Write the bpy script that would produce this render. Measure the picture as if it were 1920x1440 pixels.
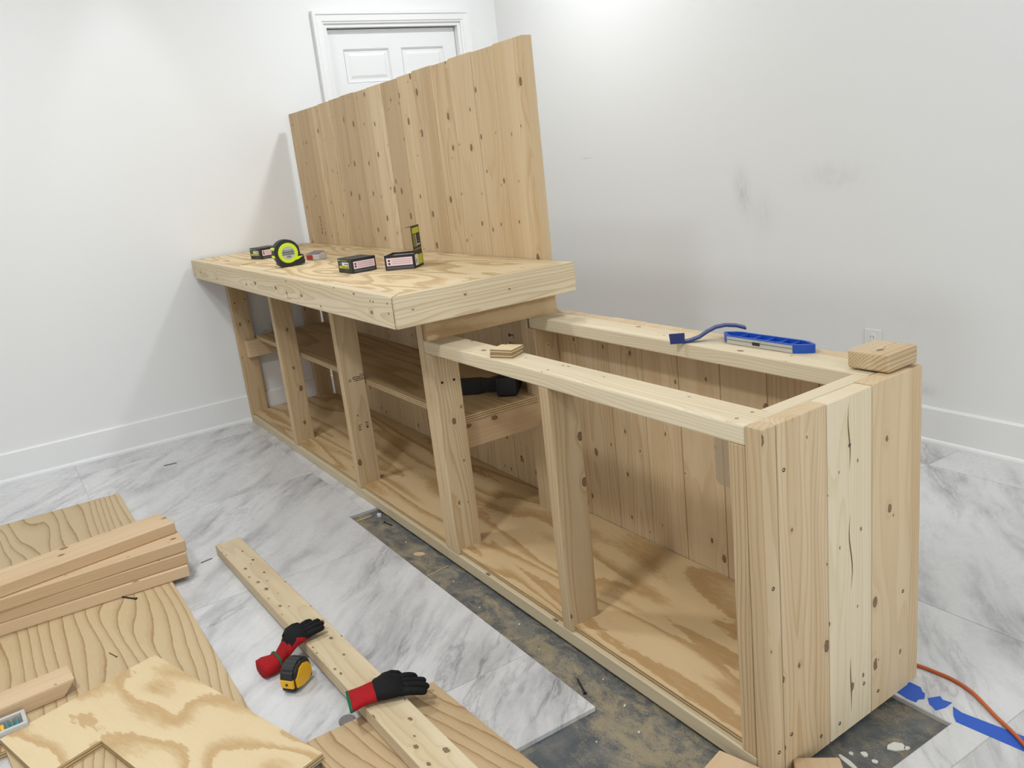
import bpy, bmesh, math, random
from mathutils import Matrix, Vector, Euler

for o in list(bpy.data.objects):
    bpy.data.objects.remove(o)
sc = bpy.context.scene
COL = sc.collection
S = 0.0254                      # everything below is written in inches
R = math.radians
random.seed(7)

# ------------------------------------------------------------------ camera
cam_d = bpy.data.cameras.new('camera')
cam = bpy.data.objects.new('camera', cam_d)
COL.objects.link(cam)
CAM_ROWS = [[0.53871, 0.835436, -0.108806], [-0.16306, 0.230097, 0.95941], [0.826561, -0.499101, 0.260182]]
CAM_LOC = [37.088, -41.342, 47.97]
FOCAL_PX = 1579.61
mw = Matrix.Identity(4)
for i in range(3):
    for j in range(3):
        mw[j][i] = CAM_ROWS[i][j]
    mw[i][3] = CAM_LOC[i] * S
cam.matrix_world = mw
cam_d.sensor_width = 36.0
cam_d.lens = FOCAL_PX * 36.0 / 1920.0
cam_d.clip_start = 0.02
sc.camera = cam

# ------------------------------------------------------------------ world, lamps, exposure
wd = bpy.data.worlds.new('world')
sc.world = wd
wd.use_nodes = True
wd.node_tree.nodes['Background'].inputs[0].default_value = (0.9, 0.95, 1.0, 1)
wd.node_tree.nodes['Background'].inputs[1].default_value = 0.3
vs = sc.view_settings
vs.view_transform = 'Standard'
vs.look = 'None'
vs.gamma = 1.0
vs.use_curve_mapping = False
vs.exposure = 0.62
CEIL = 108.0
# ceiling downlights: (x, y, diameter, watts)
LAMPS = [(-98, 42, 9, 12), (-8, 40, 9, 4.5), (-80, -42, 12, 15), (-8, -62, 12, 23), (88, -6, 12, 10)]
LAMP_COL = (.935, .97, 1.0)
for i, (lx, ly, dia, watt) in enumerate(LAMPS):
    L = bpy.data.lights.new('ceiling_lamp', 'AREA')
    L.shape = 'DISK'
    L.size = dia * S
    L.energy = watt
    L.color = LAMP_COL
    lo = bpy.data.objects.new('ceiling_lamp', L)
    lo.location = (lx * S, ly * S, (CEIL - 1.0) * S)
    COL.objects.link(lo)
# narrow downlight close to the far wall
L = bpy.data.lights.new('wall_spot', 'SPOT')
L.energy = 7; L.color = LAMP_COL; L.spot_size = R(46); L.spot_blend = .35; L.shadow_soft_size = 2 * S
lo = bpy.data.objects.new('wall_spot', L)
lo.location = (-129.5 * S, -10.5 * S, (CEIL - .8) * S)
COL.objects.link(lo)
# cool light for the far wall, from an unseen, assumed window at +x
WIN = (-70.0, 40.0, 18.0, 92.0)          # y0, y1, z0, z1
L = bpy.data.lights.new('assumed_window_light', 'AREA')
L.shape = 'RECTANGLE'
L.size = (WIN[3] - WIN[2]) * S
L.size_y = (WIN[1] - WIN[0]) * S
L.energy = 38
L.color = (.90, .96, 1.0)
lo = bpy.data.objects.new('assumed_window_light', L)
lo.location = (169.5 * S, (WIN[0] + WIN[1]) / 2 * S, (WIN[2] + WIN[3]) / 2 * S)
lo.rotation_euler = (0, R(90), 0)
COL.objects.link(lo)

# ------------------------------------------------------------------ object helpers
WM = {}
def put(ob, M, parent=None):
    """link ob at world matrix M (translation in inches), parented or not"""
    M = M.copy()
    M.translation = M.translation * S
    COL.objects.link(ob)
    if parent is not None:
        ob.parent = parent
        ob.matrix_basis = WM[parent].inverted() @ M
    else:
        ob.matrix_basis = M
    WM[ob] = M
    return ob

def TR(x, y, z, rz=0.0, rx=0.0, ry=0.0):
    return Matrix.Translation((x, y, z)) @ Euler((rx, ry, rz)).to_matrix().to_4x4()

def tag(o, label=None, cat=None, group=None, kind=None):
    if label: o['label'] = label
    if cat: o['category'] = cat
    if group: o['group'] = group
    if kind: o['kind'] = kind
    return o

def thing(name, label, cat, M, group=None):
    e = bpy.data.objects.new(name, None)
    e.empty_display_size = 0.05
    put(e, M)
    return tag(e, label, cat, group)

class MB:
    """collects vertices and faces in inches"""
    def __init__(s): s.v = []; s.f = []; s.mi = []
    def add(s, vs_, fs, mi=0):
        b = len(s.v)
        s.v += [tuple(v) for v in vs_]
        for f in fs:
            s.f.append([i + b for i in f]); s.mi.append(mi)
        return s
    def box(s, lo, hi, mi=0):
        (a, b, c), (d, e, f) = lo, hi
        return s.add([(a,b,c),(d,b,c),(d,e,c),(a,e,c),(a,b,f),(d,b,f),(d,e,f),(a,e,f)],
                     [(0,3,2,1),(4,5,6,7),(0,1,5,4),(1,2,6,5),(2,3,7,6),(3,0,4,7)], mi)
    def bbox(s, lo, hi, bev=.06, seg=2, mi=0, M=None):
        bm = bmesh.new()
        bmesh.ops.create_cube(bm, size=1)
        for v in bm.verts:
            v.co = Vector([(lo[k] + hi[k]) / 2 + v.co[k] * (hi[k] - lo[k]) for k in range(3)])
        if bev > 0:
            bmesh.ops.bevel(bm, geom=bm.edges[:], offset=bev, segments=seg, affect='EDGES', profile=.5)
        if M is not None: bm.transform(M)
        bm.verts.index_update()
        s.add([v.co for v in bm.verts], [[v.index for v in f.verts] for f in bm.faces], mi)
        bm.free()
        return s
    def prism(s, poly, z0, z1, mi=0, side_mi=None):
        n = len(poly)
        vs_ = [(x, y, z0) for x, y in poly] + [(x, y, z1) for x, y in poly]
        s.add(vs_, [list(range(n))[::-1], list(range(n, 2 * n))], mi)
        b = len(s.v) - 2 * n
        for i in range(n):
            j = (i + 1) % n
            s.f.append([b + i, b + j, b + n + j, b + n + i]); s.mi.append(mi if side_mi is None else side_mi)
        return s
    def loft(s, secs, cap=True, mi=0, closed=True):
        n = len(secs[0]); b = len(s.v)
        for sec in secs: s.v += [tuple(p) for p in sec]
        for k in range(len(secs) - 1):
            for i in range(n if closed else n - 1):
                j = (i + 1) % n
                s.f.append([b + k*n + i, b + k*n + j, b + (k+1)*n + j, b + (k+1)*n + i]); s.mi.append(mi)
        if cap:
            s.f.append([b + i for i in range(n)][::-1]); s.mi.append(mi)
            s.f.append([b + (len(secs)-1)*n + i for i in range(n)]); s.mi.append(mi)
        return s
    def tube(s, path, rad, n=8, mi=0, flat=1.0):
        path = [Vector(p) for p in path]
        rs = rad if isinstance(rad, (list, tuple)) else [rad] * len(path)
        secs = []
        up = Vector((0, 0, 1))
        for k, p in enumerate(path):
            d = (path[min(k+1, len(path)-1)] - path[max(k-1, 0)]).normalized()
            a = d.cross(up)
            if a.length < 1e-3: a = Vector((1, 0, 0))
            a.normalize(); c = a.cross(d).normalized()
            secs.append([p + a * math.cos(t) * rs[k] + c * math.sin(t) * rs[k] * flat for t in [2*math.pi*i/n for i in range(n)]])
        return s.loft(secs, mi=mi)
    def lathe(s, prof, n=24, mi=0, M=None):
        """prof: (r, z) around z"""
        secs = [[Vector((r*math.cos(2*math.pi*i/n), r*math.sin(2*math.pi*i/n), z)) for i in range(n)] for r, z in prof]
        if M is not None: secs = [[M @ p for p in sec] for sec in secs]
        return s.loft(secs, mi=mi)
    def mesh(s, name, mats, smooth=False, scale=S):
        me = bpy.data.meshes.new(name)
        me.from_pydata([(x*scale, y*scale, z*scale) for x, y, z in s.v], [], s.f)
        for m in (mats if isinstance(mats, (list, tuple)) else [mats]): me.materials.append(m)
        me.polygons.foreach_set('material_index', s.mi)
        if smooth: me.polygons.foreach_set('use_smooth', [True] * len(s.f))
        me.update()
        bm = bmesh.new(); bm.from_mesh(me)
        bmesh.ops.recalc_face_normals(bm, faces=bm.faces[:])
        bm.to_mesh(me); bm.free()
        return me
    def build(s, name, mats, M=None, parent=None, smooth=False):
        return put(bpy.data.objects.new(name, s.mesh(name, mats, smooth)), M or (WMi(parent) if parent else Matrix()), parent)

def WMi(parent):
    m = WM[parent].copy(); m.translation = m.translation / S
    return m

def text_part(name, body, size, M, mat, parent, squash=1.0):
    """flat lettering, M maps text xy plane to world (inches)"""
    cu = bpy.data.curves.new(name, 'FONT')
    cu.body = body; cu.size = size * S; cu.align_x = 'CENTER'; cu.align_y = 'CENTER'; cu.extrude = 0.0002
    tmp = bpy.data.objects.new('tmp_text', cu)
    COL.objects.link(tmp)
    dg = bpy.context.evaluated_depsgraph_get()
    me = bpy.data.meshes.new_from_object(tmp.evaluated_get(dg))
    bpy.data.objects.remove(tmp); bpy.data.curves.remove(cu)
    me.transform(Matrix.Diagonal((squash, 1, 1, 1)))
    me.materials.clear(); me.materials.append(mat)
    return put(bpy.data.objects.new(name, me), M, parent)

# ------------------------------------------------------------------ material helpers
class NT:
    def __init__(s, name):
        s.m = bpy.data.materials.new(name); s.m.use_nodes = True
        s.t = s.m.node_tree
        s.p = s.t.nodes['Principled BSDF']
        s.tc = None; s.oi = None
    def n(s, typ): return s.t.nodes.new(typ)
    def put(s, sock, val):
        if isinstance(val, bpy.types.NodeSocket): s.t.links.new(val, sock)
        else: sock.default_value = val
    def m_(s, op, a, b=0.0, c=0.0, clamp=False):
        n = s.n('ShaderNodeMath'); n.operation = op; n.use_clamp = clamp
        for i, v in enumerate((a, b, c)): s.put(n.inputs[i], v)
        return n.outputs[0]
    def obj(s, scale=1/S):
        if not s.tc: s.tc = s.n('ShaderNodeTexCoord')
        n = s.n('ShaderNodeVectorMath'); n.operation = 'SCALE'
        s.t.links.new(s.tc.outputs['Object'], n.inputs[0]); n.inputs['Scale'].default_value = scale
        return n.outputs[0]
    def rnd(s):
        if not s.oi: s.oi = s.n('ShaderNodeObjectInfo')
        return s.oi.outputs['Random']
    def sep(s, v):
        n = s.n('ShaderNodeSeparateXYZ'); s.t.links.new(v, n.inputs[0]); return n.outputs
    def comb(s, x, y, z):
        n = s.n('ShaderNodeCombineXYZ')
        for i, v in enumerate((x, y, z)): s.put(n.inputs[i], v)
        return n.outputs[0]
    def noise(s, vec, scale=1, detail=2, rough=.5, dist=0):
        n = s.n('ShaderNodeTexNoise'); s.put(n.inputs['Vector'], vec)
        for k, v in (('Scale', scale), ('Detail', detail), ('Roughness', rough), ('Distortion', dist)): s.put(n.inputs[k], v)
        return n.outputs['Fac']
    def ramp(s, fac, stops, interp='LINEAR'):
        n = s.n('ShaderNodeValToRGB'); s.put(n.inputs[0], fac)
        cr = n.color_ramp; cr.interpolation = interp
        while len(cr.elements) < len(stops): cr.elements.new(.5)
        for e, (p, c) in zip(cr.elements, stops):
            e.position = p
            e.color = (c, c, c, 1) if isinstance(c, (int, float)) else (*c, 1)
        return n.outputs[0]
    def mix(s, fac, a, b, mode='MIX'):
        n = s.n('ShaderNodeMix'); n.data_type = 'RGBA'; n.blend_type = mode; n.clamp_factor = True
        s.put(n.inputs[0], fac)
        for sock, v in ((n.inputs[6], a), (n.inputs[7], b)):
            s.put(sock, (*v, 1) if isinstance(v, tuple) else v)
        return n.outputs[2]
    def bump(s, h, strength=.1, dist=.001):
        n = s.n('ShaderNodeBump'); n.inputs['Strength'].default_value = strength; n.inputs['Distance'].default_value = dist
        s.t.links.new(h, n.inputs['Height']); s.t.links.new(n.outputs[0], s.p.inputs['Normal'])
    def fin(s, col=None, rough=.6, **kw):
        if col is not None: s.put(s.p.inputs['Base Color'], (*col, 1) if isinstance(col, tuple) else col)
        s.put(s.p.inputs['Roughness'], rough)
        for k, v in kw.items(): s.put(s.p.inputs[k.replace('_', ' ')], v)
        return s.m

def plain(name, col, rough=.6, **kw):
    return NT(name).fin(col, rough, **kw)

def fabric(name, col, scale=220, rough=.85):
    t = NT(name); v = t.obj(1.0)
    n1 = t.noise(v, scale, 2, .6)
    c = t.mix(t.m_('MULTIPLY', n1, .9), tuple(k * .65 for k in col), tuple(min(1, k * 1.35) for k in col))
    t.bump(n1, .5, .0012)
    return t.fin(c, rough, Specular_IOR_Level=.25)

def pine(name, light, dark, contrast=1.0, knots=.5, swap=False, ks=1.0):
    """sawn softwood, grain along local x, growth rings round a pith beside the board"""
    t = NT(name)
    x, y, z = t.sep(t.obj())
    if swap: y, z = z, y
    r = t.rnd()
    r2 = t.m_('FRACT', t.m_('MULTIPLY', r, 17.31)); r3 = t.m_('FRACT', t.m_('MULTIPLY', r, 53.77))
    xo = t.m_('ADD', x, t.m_('MULTIPLY', r, 700.0))
    yo = t.m_('ADD', y, t.m_('MULTIPLY', r, 91.0))
    # knots: one candidate per cell, passing through the board
    vo = t.n('ShaderNodeTexVoronoi'); vo.voronoi_dimensions = '2D'; vo.inputs['Scale'].default_value = 1.0
    ku, kv = .17 * ks, .45 * ks ** .5
    u = t.m_('MULTIPLY', xo, ku); w = t.m_('MULTIPLY', yo, kv)
    t.put(vo.inputs['Vector'], t.comb(u, w, 0.0))
    px, py, _ = t.sep(vo.outputs['Position'])
    cr, cg, cb = t.sep(vo.outputs['Color'])
    dx = t.m_('MULTIPLY', t.m_('SUBTRACT', u, px), 1/ku * .62); dy = t.m_('MULTIPLY', t.m_('SUBTRACT', w, py), 1/kv)
    kd = t.m_('SQRT', t.m_('ADD', t.m_('MULTIPLY', dx, dx), t.m_('MULTIPLY', dy, dy)))
    kd = t.m_('ADD', kd, t.m_('MULTIPLY', t.m_('SUBTRACT', t.noise(t.comb(xo, yo, z), 5, 1), .5), .16))
    kr = t.m_('MULTIPLY_ADD', t.m_('MULTIPLY', cg, cg), .24, .07)
    nz = t.m_('ABSOLUTE', t.sep(t.tc.outputs['Normal'])[1 if swap else 2])
    on = t.m_('MULTIPLY', t.m_('LESS_THAN', cr, knots), t.m_('GREATER_THAN', nz, .6))
    rel = t.m_('DIVIDE', kd, kr)
    kmask = t.m_('MULTIPLY', t.ramp(t.m_('MULTIPLY', rel, .5), [(0, 1), (.38, .85), (.5, .95), (.58, 0)]), on)
    halo = t.m_('MULTIPLY', t.m_('POWER', 2.718, t.m_('MULTIPLY', t.m_('MULTIPLY', rel, rel), -.22)), on)
    # rings
    n1 = t.noise(t.comb(t.m_('MULTIPLY', xo, .032), t.m_('MULTIPLY', yo, .22), t.m_('MULTIPLY', z, .22)), 1, 2, .5)
    pyv = t.m_('MULTIPLY', t.m_('SUBTRACT', r2, .5), 6.0); pzv = t.m_('MULTIPLY_ADD', r3, 5.0, 1.2)
    a = t.m_('SUBTRACT', y, pyv); b = t.m_('ADD', z, pzv)
    d = t.m_('SQRT', t.m_('ADD', t.m_('MULTIPLY', a, a), t.m_('MULTIPLY', b, b)))
    d = t.m_('ADD', d, t.m_('MULTIPLY', n1, 2.6))
    d = t.m_('MULTIPLY_ADD', halo, .3, d)
    sp = t.m_('MULTIPLY_ADD', r2, .26, .2)
    ph = t.m_('FRACT', t.m_('DIVIDE', d, sp))
    ring = t.ramp(ph, [(0, .1), (.5, .12), (.86, .9), (.94, 1), (1, .1)])
    fib = t.noise(t.comb(t.m_('MULTIPLY', xo, .12), t.m_('MULTIPLY', yo, 6.0), t.m_('MULTIPLY', z, 6.0)), 1, 3, .6)
    blo = t.noise(t.comb(t.m_('MULTIPLY', xo, .018), t.m_('MULTIPLY', yo, .45), t.m_('MULTIPLY', z, .4)), 1, 2, .5)
    f = t.m_('MULTIPLY', ring, .42 * contrast)
    f = t.m_('MULTIPLY_ADD', t.m_('SUBTRACT', fib, .5), .55, f)
    f = t.m_('MULTIPLY_ADD', t.m_('SUBTRACT', blo, .45), 1.5, f)
    f = t.m_('MULTIPLY_ADD', t.m_('SUBTRACT', r3, .5), .35, f)
    f = t.m_('MULTIPLY_ADD', halo, .25, t.m_('ADD', f, .24), clamp=True)
    c = t.mix(f, light, dark)
    c = t.mix(t.m_('MULTIPLY', t.m_('POWER', r2, 1.6), .55), c, tuple(k * .74 for k in dark))
    c = t.mix(t.m_('MULTIPLY', t.m_('SUBTRACT', r3, .55, clamp=True), .9), c, tuple(min(1, k * 1.13) for k in light))
    kin = t.ramp(t.m_('MULTIPLY', rel, .5), [(0, (.06, .028, .014)), (.22, (.2, .10, .045)), (.42, (.03, .014, .008)), (.6, (.14, .07, .03))])
    c = t.mix(t.m_('MULTIPLY', kmask, .92), c, kin)
    t.bump(fib, .15, .0006)
    return t.fin(c, .62)

def ply(name, light, dark, sx=.035, sy=.15, k=7.0, line=False, slope=.06, mid=None, jag=.035):
    """rotary-cut veneer, grain along local x: contour bands with a sharp and a soft side"""
    t = NT(name)
    x, y, z = t.sep(t.obj())
    r = t.rnd()
    xo = t.m_('MULTIPLY_ADD', r, 300.0, x); yo = t.m_('MULTIPLY_ADD', r, 77.0, y)
    h = t.noise(t.comb(t.m_('MULTIPLY', xo, sx), t.m_('MULTIPLY', yo, sy), 0.0), 1, 2, .45, .35)
    j = t.noise(t.comb(t.m_('MULTIPLY', xo, .7), t.m_('MULTIPLY', yo, 2.2), 0.0), 1, 2, .6)
    h = t.m_('MULTIPLY_ADD', t.m_('SUBTRACT', j, .5), jag, h)
    h = t.m_('MULTIPLY_ADD', yo, slope / k, h)
    ph = t.m_('FRACT', t.m_('MULTIPLY', h, k))
    if line: f = t.ramp(ph, [(0, .12), (.55, .18), (.86, .5), (.93, 1), (.985, .95), (1, .12)])
    else: f = t.ramp(ph, [(0, .9), (.12, 1), (.34, .55), (.46, .12), (.8, 0), (.93, .08), (.965, .8), (1, .9)])
    fib = t.noise(t.comb(t.m_('MULTIPLY', xo, .35), t.m_('MULTIPLY', yo, 9.0), 0.0), 1, 3, .65)
    f = t.m_('MULTIPLY_ADD', t.m_('SUBTRACT', fib, .5), .5, f, clamp=True)
    c = t.mix(f, light, dark)
    big = t.noise(t.comb(t.m_('MULTIPLY', xo, .05), t.m_('MULTIPLY', yo, .09), 3.0), 1, 1)
    c = t.mix(t.m_('MULTIPLY', big, .35), c, mid or dark)
    t.bump(fib, .12, .0005)
    return t.fin(c, .6)

def ply_edge(name):
    t = NT(name)
    x, y, z = t.sep(t.obj())
    n1 = t.noise(t.comb(t.m_('MULTIPLY', x, .8), t.m_('MULTIPLY', y, .8), t.m_('MULTIPLY', z, 6.0)), 1, 2)
    ph = t.m_('FRACT', t.m_('ADD', t.m_('MULTIPLY', z, 3.6), t.m_('MULTIPLY', n1, .35)))
    c = t.ramp(ph, [(0, (.55, .40, .2)), (.45, (.58, .44, .24)), (.55, (.2, .12, .055)), (.9, (.26, .16, .08)), (1, (.5, .36, .19))])
    return t.fin(c, .75)

PINE = pine('pine', (.68, .53, .34), (.49, .325, .16), 1.3, .5)
PINE_KNOTTY = pine('pine_knotty', (.73, .615, .42), (.56, .42, .24), 1.2, .8, False, 2.2)
PINE_PALE = pine('pine_pale', (.73, .63, .45), (.56, .435, .26), 1.3, .5)
PINE_EDGE = pine('pine_edging', (.73, .63, .45), (.54, .41, .235), 1.7, .6, True)
PINE_WARM = pine('pine_warm', (.66, .495, .32), (.52, .345, .185), .8, .5)
PINE_RING = pine('pine_ring', (.67, .54, .355), (.42, .27, .125), 1.9, .45)
PLY_TOP = ply('plywood_top', (.72, .58, .36), (.48, .33, .16), .024, .12, 12.0)
PLY_FLOOR = ply('plywood_floor', (.66, .49, .275), (.43, .265, .11), .017, .11, 9.0, jag=.045)
PLY_SHELF = ply('plywood_shelf', (.58, .43, .24), (.42, .27, .12), .012, .16, 9.0)
PLY_SHEET = ply('plywood_sheet', (.60, .47, .28), (.32, .2, .085), .016, .055, 15.0, True, .8, jag=.01)
PLY_OFF = ply('plywood_offcut', (.70, .56, .34), (.49, .32, .145), .04, .10, 8.0, jag=.05)
PLY_BOARD = ply('plywood_board', (.58, .43, .25), (.32, .19, .08), .03, .08, 13.0, True, .7, jag=.012)
PLY_EDGE = ply_edge('plywood_edge')

def wall_mat(name, col, marks=False):
    t = NT(name); v = t.obj()
    n1 = t.noise(v, .9, 3, .6)
    c = t.mix(t.m_('MULTIPLY', t.noise(v, .04, 2), .25), col, tuple(k * .95 for k in col))
    if marks:
        x, y, z = t.sep(v)
        for (cx, cz, rx, rz, amt, tilt) in ((-67, 37.5, 2.0, 4.4, .3, .12), (-49, 39.6, 6.5, 2.6, .15, 0), (-62.5, 34, 3, 4, .12, 0), (-110, 45.7, 1.6, .15, .5, 0), (-36, 19, 6, 3, .04, 0), (-33, 8, 2.5, 1.2, .25, 0)):
            a = t.m_('DIVIDE', t.m_('ADD', t.m_('SUBTRACT', x, cx), t.m_('MULTIPLY', t.m_('SUBTRACT', z, cz), tilt)), rx); b = t.m_('DIVIDE', t.m_('SUBTRACT', z, cz), rz)
            q = t.m_('POWER', 2.718, t.m_('MULTIPLY', t.m_('ADD', t.m_('MULTIPLY', a, a), t.m_('MULTIPLY', b, b)), -1.6))
            st = t.noise(t.comb(t.m_('MULTIPLY', x, 1.6 / max(.4, rx * .4)), 0.0, t.m_('MULTIPLY', z, .5)), 1, 3, .7)
            c = t.mix(t.m_('MULTIPLY', t.m_('MULTIPLY', q, t.ramp(st, [(.3, .2), (.62, 1)])), amt), c, (.22, .22, .24))
    t.bump(n1, .06, .001)
    return t.fin(c, .75)
WALL = wall_mat('wall_paint', (.80, .80, .79))
WALL_R = wall_mat('wall_paint_marked', (.80, .80, .785), True)
CEILM = plain('ceiling_paint', (.82, .82, .81), .8)
TRIM = plain('trim_paint', (.80, .80, .79), .42)
DOORM = plain('door_paint', (.79, .79, .785), .45)

def marble():
    t = NT('marble_tile')
    x, y, z = t.sep(t.obj()); r = t.rnd()
    x = t.m_('MULTIPLY_ADD', r, 900.0, x); y = t.m_('MULTIPLY_ADD', r, 333.0, y)
    an = R(134)
    u = t.m_('ADD', t.m_('MULTIPLY', x, math.cos(an)), t.m_('MULTIPLY', y, math.sin(an)))
    v = t.m_('SUBTRACT', t.m_('MULTIPLY', y, math.cos(an)), t.m_('MULTIPLY', x, math.sin(an)))
    wob = t.m_('MULTIPLY', t.noise(t.comb(x, y, 0.0), .06, 2), 4.5)
    v = t.m_('ADD', v, wob)
    cl = t.noise(t.comb(t.m_('MULTIPLY', u, .04), t.m_('MULTIPLY', v, .17), 0.0), 1, 6, .64, .25)
    cloud = t.ramp(cl, [(.46, 0), (.54, .28), (.62, .7), (.72, 1)])
    ve = t.noise(t.comb(t.m_('MULTIPLY', u, .03), t.m_('MULTIPLY', v, .17), 9.0), 1, 6, .62, .3)
    vein = t.ramp(t.m_('ABSOLUTE', t.m_('SUBTRACT', ve, .52)), [(0, .8), (.006, .5), (.02, .1), (.05, 0)])
    msk = t.ramp(t.noise(t.comb(t.m_('MULTIPLY', u, .035), t.m_('MULTIPLY', v, .06), 4.0), 1, 2), [(.42, .1), (.6, 1)])
    fine = t.noise(t.comb(t.m_('MULTIPLY', u, .35), t.m_('MULTIPLY', v, 1.3), 2.0), 1, 4, .7)
    f = t.m_('MULTIPLY', cloud, t.m_('MULTIPLY_ADD', fine, 1.1, .1))
    f = t.m_('ADD', f, t.m_('MULTIPLY', t.m_('MULTIPLY', vein, msk), .6), clamp=True)
    c = t.mix(f, (.65, .645, .64), (.2, .195, .2))
    c = t.mix(t.m_('MULTIPLY', t.noise(t.comb(x, y, 0.0), .06, 2), .22), c, (.56, .54, .54))
    dust = t.noise(t.comb(x, y, 5.0), .35, 4, .7)
    c = t.mix(t.m_('MULTIPLY', t.ramp(dust, [(.6, 0), (.72, 1)]), .18), c, (.45, .40, .32))
    return t.fin(c, t.m_('MULTIPLY_ADD', dust, .22, .16), Specular_IOR_Level=.5)
MARBLE = marble()
GROUT = plain('grout', (.50, .485, .47), .85)

def concrete():
    t = NT('concrete'); v = t.obj()
    x, y, z = t.sep(v)
    n1 = t.noise(v, .35, 5, .65); n2 = t.noise(t.comb(t.m_('MULTIPLY', x, .6), y, z), .5, 6, .8, .5); n3 = t.noise(v, 7, 3, .7)
    c = t.ramp(n1, [(.3, (.05, .062, .075)), (.5, (.095, .105, .112)), (.68, (.17, .165, .15))])
    # sawdust lies thicker in a band along the front of the counter
    d = t.m_('ABSOLUTE', t.m_('ADD', y, 3.0))
    band = t.ramp(t.m_('MULTIPLY', d, .22), [(0, .13), (.35, .1), (1, -.07)])
    near = t.ramp(t.m_('MULTIPLY_ADD', x, .012, .9), [(0, -.12), (.45, -.04), (.8, .05), (1, .04)])
    s = t.m_('ADD', t.m_('ADD', n2, band), near)
    s = t.ramp(t.m_('MULTIPLY_ADD', t.m_('SUBTRACT', n3, .5), .5, s), [(.52, 0), (.74, .85)])
    c = t.mix(s, c, (.34, .275, .165))
    t.bump(n3, .5, .002)
    return t.fin(c, t.m_('MULTIPLY_ADD', s, .4, .42))
CONCRETE = concrete()

BLACK = plain('black_card', (.012, .012, .012), .5)
BLACK_RUB = plain('black_rubber', (.016, .016, .017), .62)
BLACK_TOOL = plain('black_plastic', (.006, .007, .010), .55)
LIME = plain('lime_plastic', (.62, .78, .01), .4)
LIME_INK = plain('lime_ink', (.50, .52, .02), .5)
OLIVE_INK = plain('olive_ink', (.16, .17, .03), .5)
PINK_INK = plain('pink_label', (.78, .60, .62), .55)
ROSE_INK = plain('rose_print', (.55, .33, .36), .55)
WHITE_INK = plain('white_label', (.72, .71, .68), .55)
GREY_INK = plain('grey_print', (.09, .095, .10), .5)
DARK_INK = plain('dark_print', (.02, .02, .02), .6)
STAMP = plain('stamp_ink', (.05, .035, .02), .7)
SILVER = plain('label_silver', (.46, .48, .44), .4)
STEEL = plain('steel', (.45, .44, .41), .35, Metallic=1.0)
BRASS = plain('yellow_zinc', (.62, .50, .25), .4, Metallic=.9)
DARKSTEEL = plain('black_steel', (.03, .028, .028), .45, Metallic=.6)
ALU = plain('brushed_aluminium', (.62, .62, .60), .38, Metallic=.75)
BLUE = plain('blue_plastic', (.010, .075, .42), .4)
BLUE_DK = plain('blue_enamel', (.022, .038, .16), .42)
YELLOW = plain('yellow_plastic', (.78, .42, .012), .42)
BLK_GREY = plain('charcoal_rubber', (.016, .016, .016), .6)
RED_F = fabric('red_knit', (.36, .008, .012))
BLACK_F = fabric('black_coating', (.006, .006, .0065), 90, .8)
GREEN_F = fabric('green_hem', (.01, .13, .055))
CORD = plain('orange_cord', (.50, .105, .022), .5)
TAPE = plain('blue_tape', (.022, .10, .50), .6)
PLASTER = plain('plaster', (.62, .60, .55), .85)
CLEAR = NT('clear_plastic').fin((.86, .88, .88), .18, Transmission_Weight=.75, IOR=1.3)
FROST = NT('frosted_plastic').fin((.72, .71, .69), .35, Transmission_Weight=.35, IOR=1.3)
FILM = NT('clear_film').fin((.62, .52, .37), .35, Alpha=.3)
TEAL = plain('teal_plastic', (.03, .17, .17), .4)
REDP = plain('red_card', (.33, .02, .02), .5)
FELT = fabric('grey_felt', (.22, .20, .20), 400)
OUTLET = plain('outlet_plastic', (.80, .80, .77), .4)
LEDP = NT('lamp_diffuser').fin((.9, .9, .88), .5)

# ------------------------------------------------------------------ the room
XW, YW = -139.5, 72.0            # wall behind the counter's far end, wall behind its back
XE, YE = 170.0, -150.0
TH = 5.0
def structure(name, mb, mats, M=None):
    return tag(mb.build(name, mats, M), kind='structure')

# floor slab and tiles
slab = MB().box((XW - TH, YE - TH, -5), (XE + TH, YW + TH, -.42))
floor = tag(slab.build('floor', CONCRETE), kind='structure', label='white grey-veined marble tile floor with bare concrete under the counter')
CUT = [(-74.2, -16.3, -4.3, 16.1), (-16.3, 4.4, -34.4, 16.1)]
def minus(rect, cuts):
    out = [rect]
    for (a, b, c, d) in cuts:
        nxt = []
        for (x0, x1, y0, y1) in out:
            ix0, ix1, iy0, iy1 = max(x0, a), min(x1, b), max(y0, c), min(y1, d)
            if ix0 >= ix1 or iy0 >= iy1: nxt.append((x0, x1, y0, y1)); continue
            for q in ((x0, ix0, y0, y1), (ix1, x1, y0, y1), (ix0, ix1, y0, iy0), (ix0, ix1, iy1, y1)):
                if q[1] - q[0] > .01 and q[3] - q[2] > .01: nxt.append(q)
        out = nxt
    return out
xj = [-139.5, -131.4, -96.8, -62.2, -27.3, 7.1, 41.7, 76.3, 110.9, 145.5, 170]
yj = [-150, -132.7, -99.9, -67.1, -34.4, -1.7, 31.0, 63.8, 72.0]
g = MB()
for i in range(len(xj) - 1):
    for j in range(len(yj) - 1):
        rect = (xj[i] + .045, xj[i+1] - .045, yj[j] + .045, yj[j+1] - .045)
        ps = minus(rect, CUT)
        if not ps: continue
        cx, cy = (rect[0] + rect[1]) / 2, (rect[2] + rect[3]) / 2
        mb = MB()
        for (x0, x1, y0, y1) in ps: mb.box((x0 - cx, y0 - cy, -.4), (x1 - cx, y1 - cy, 0))
        mb.build('tile', MARBLE, TR(cx, cy, 0), floor)
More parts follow.
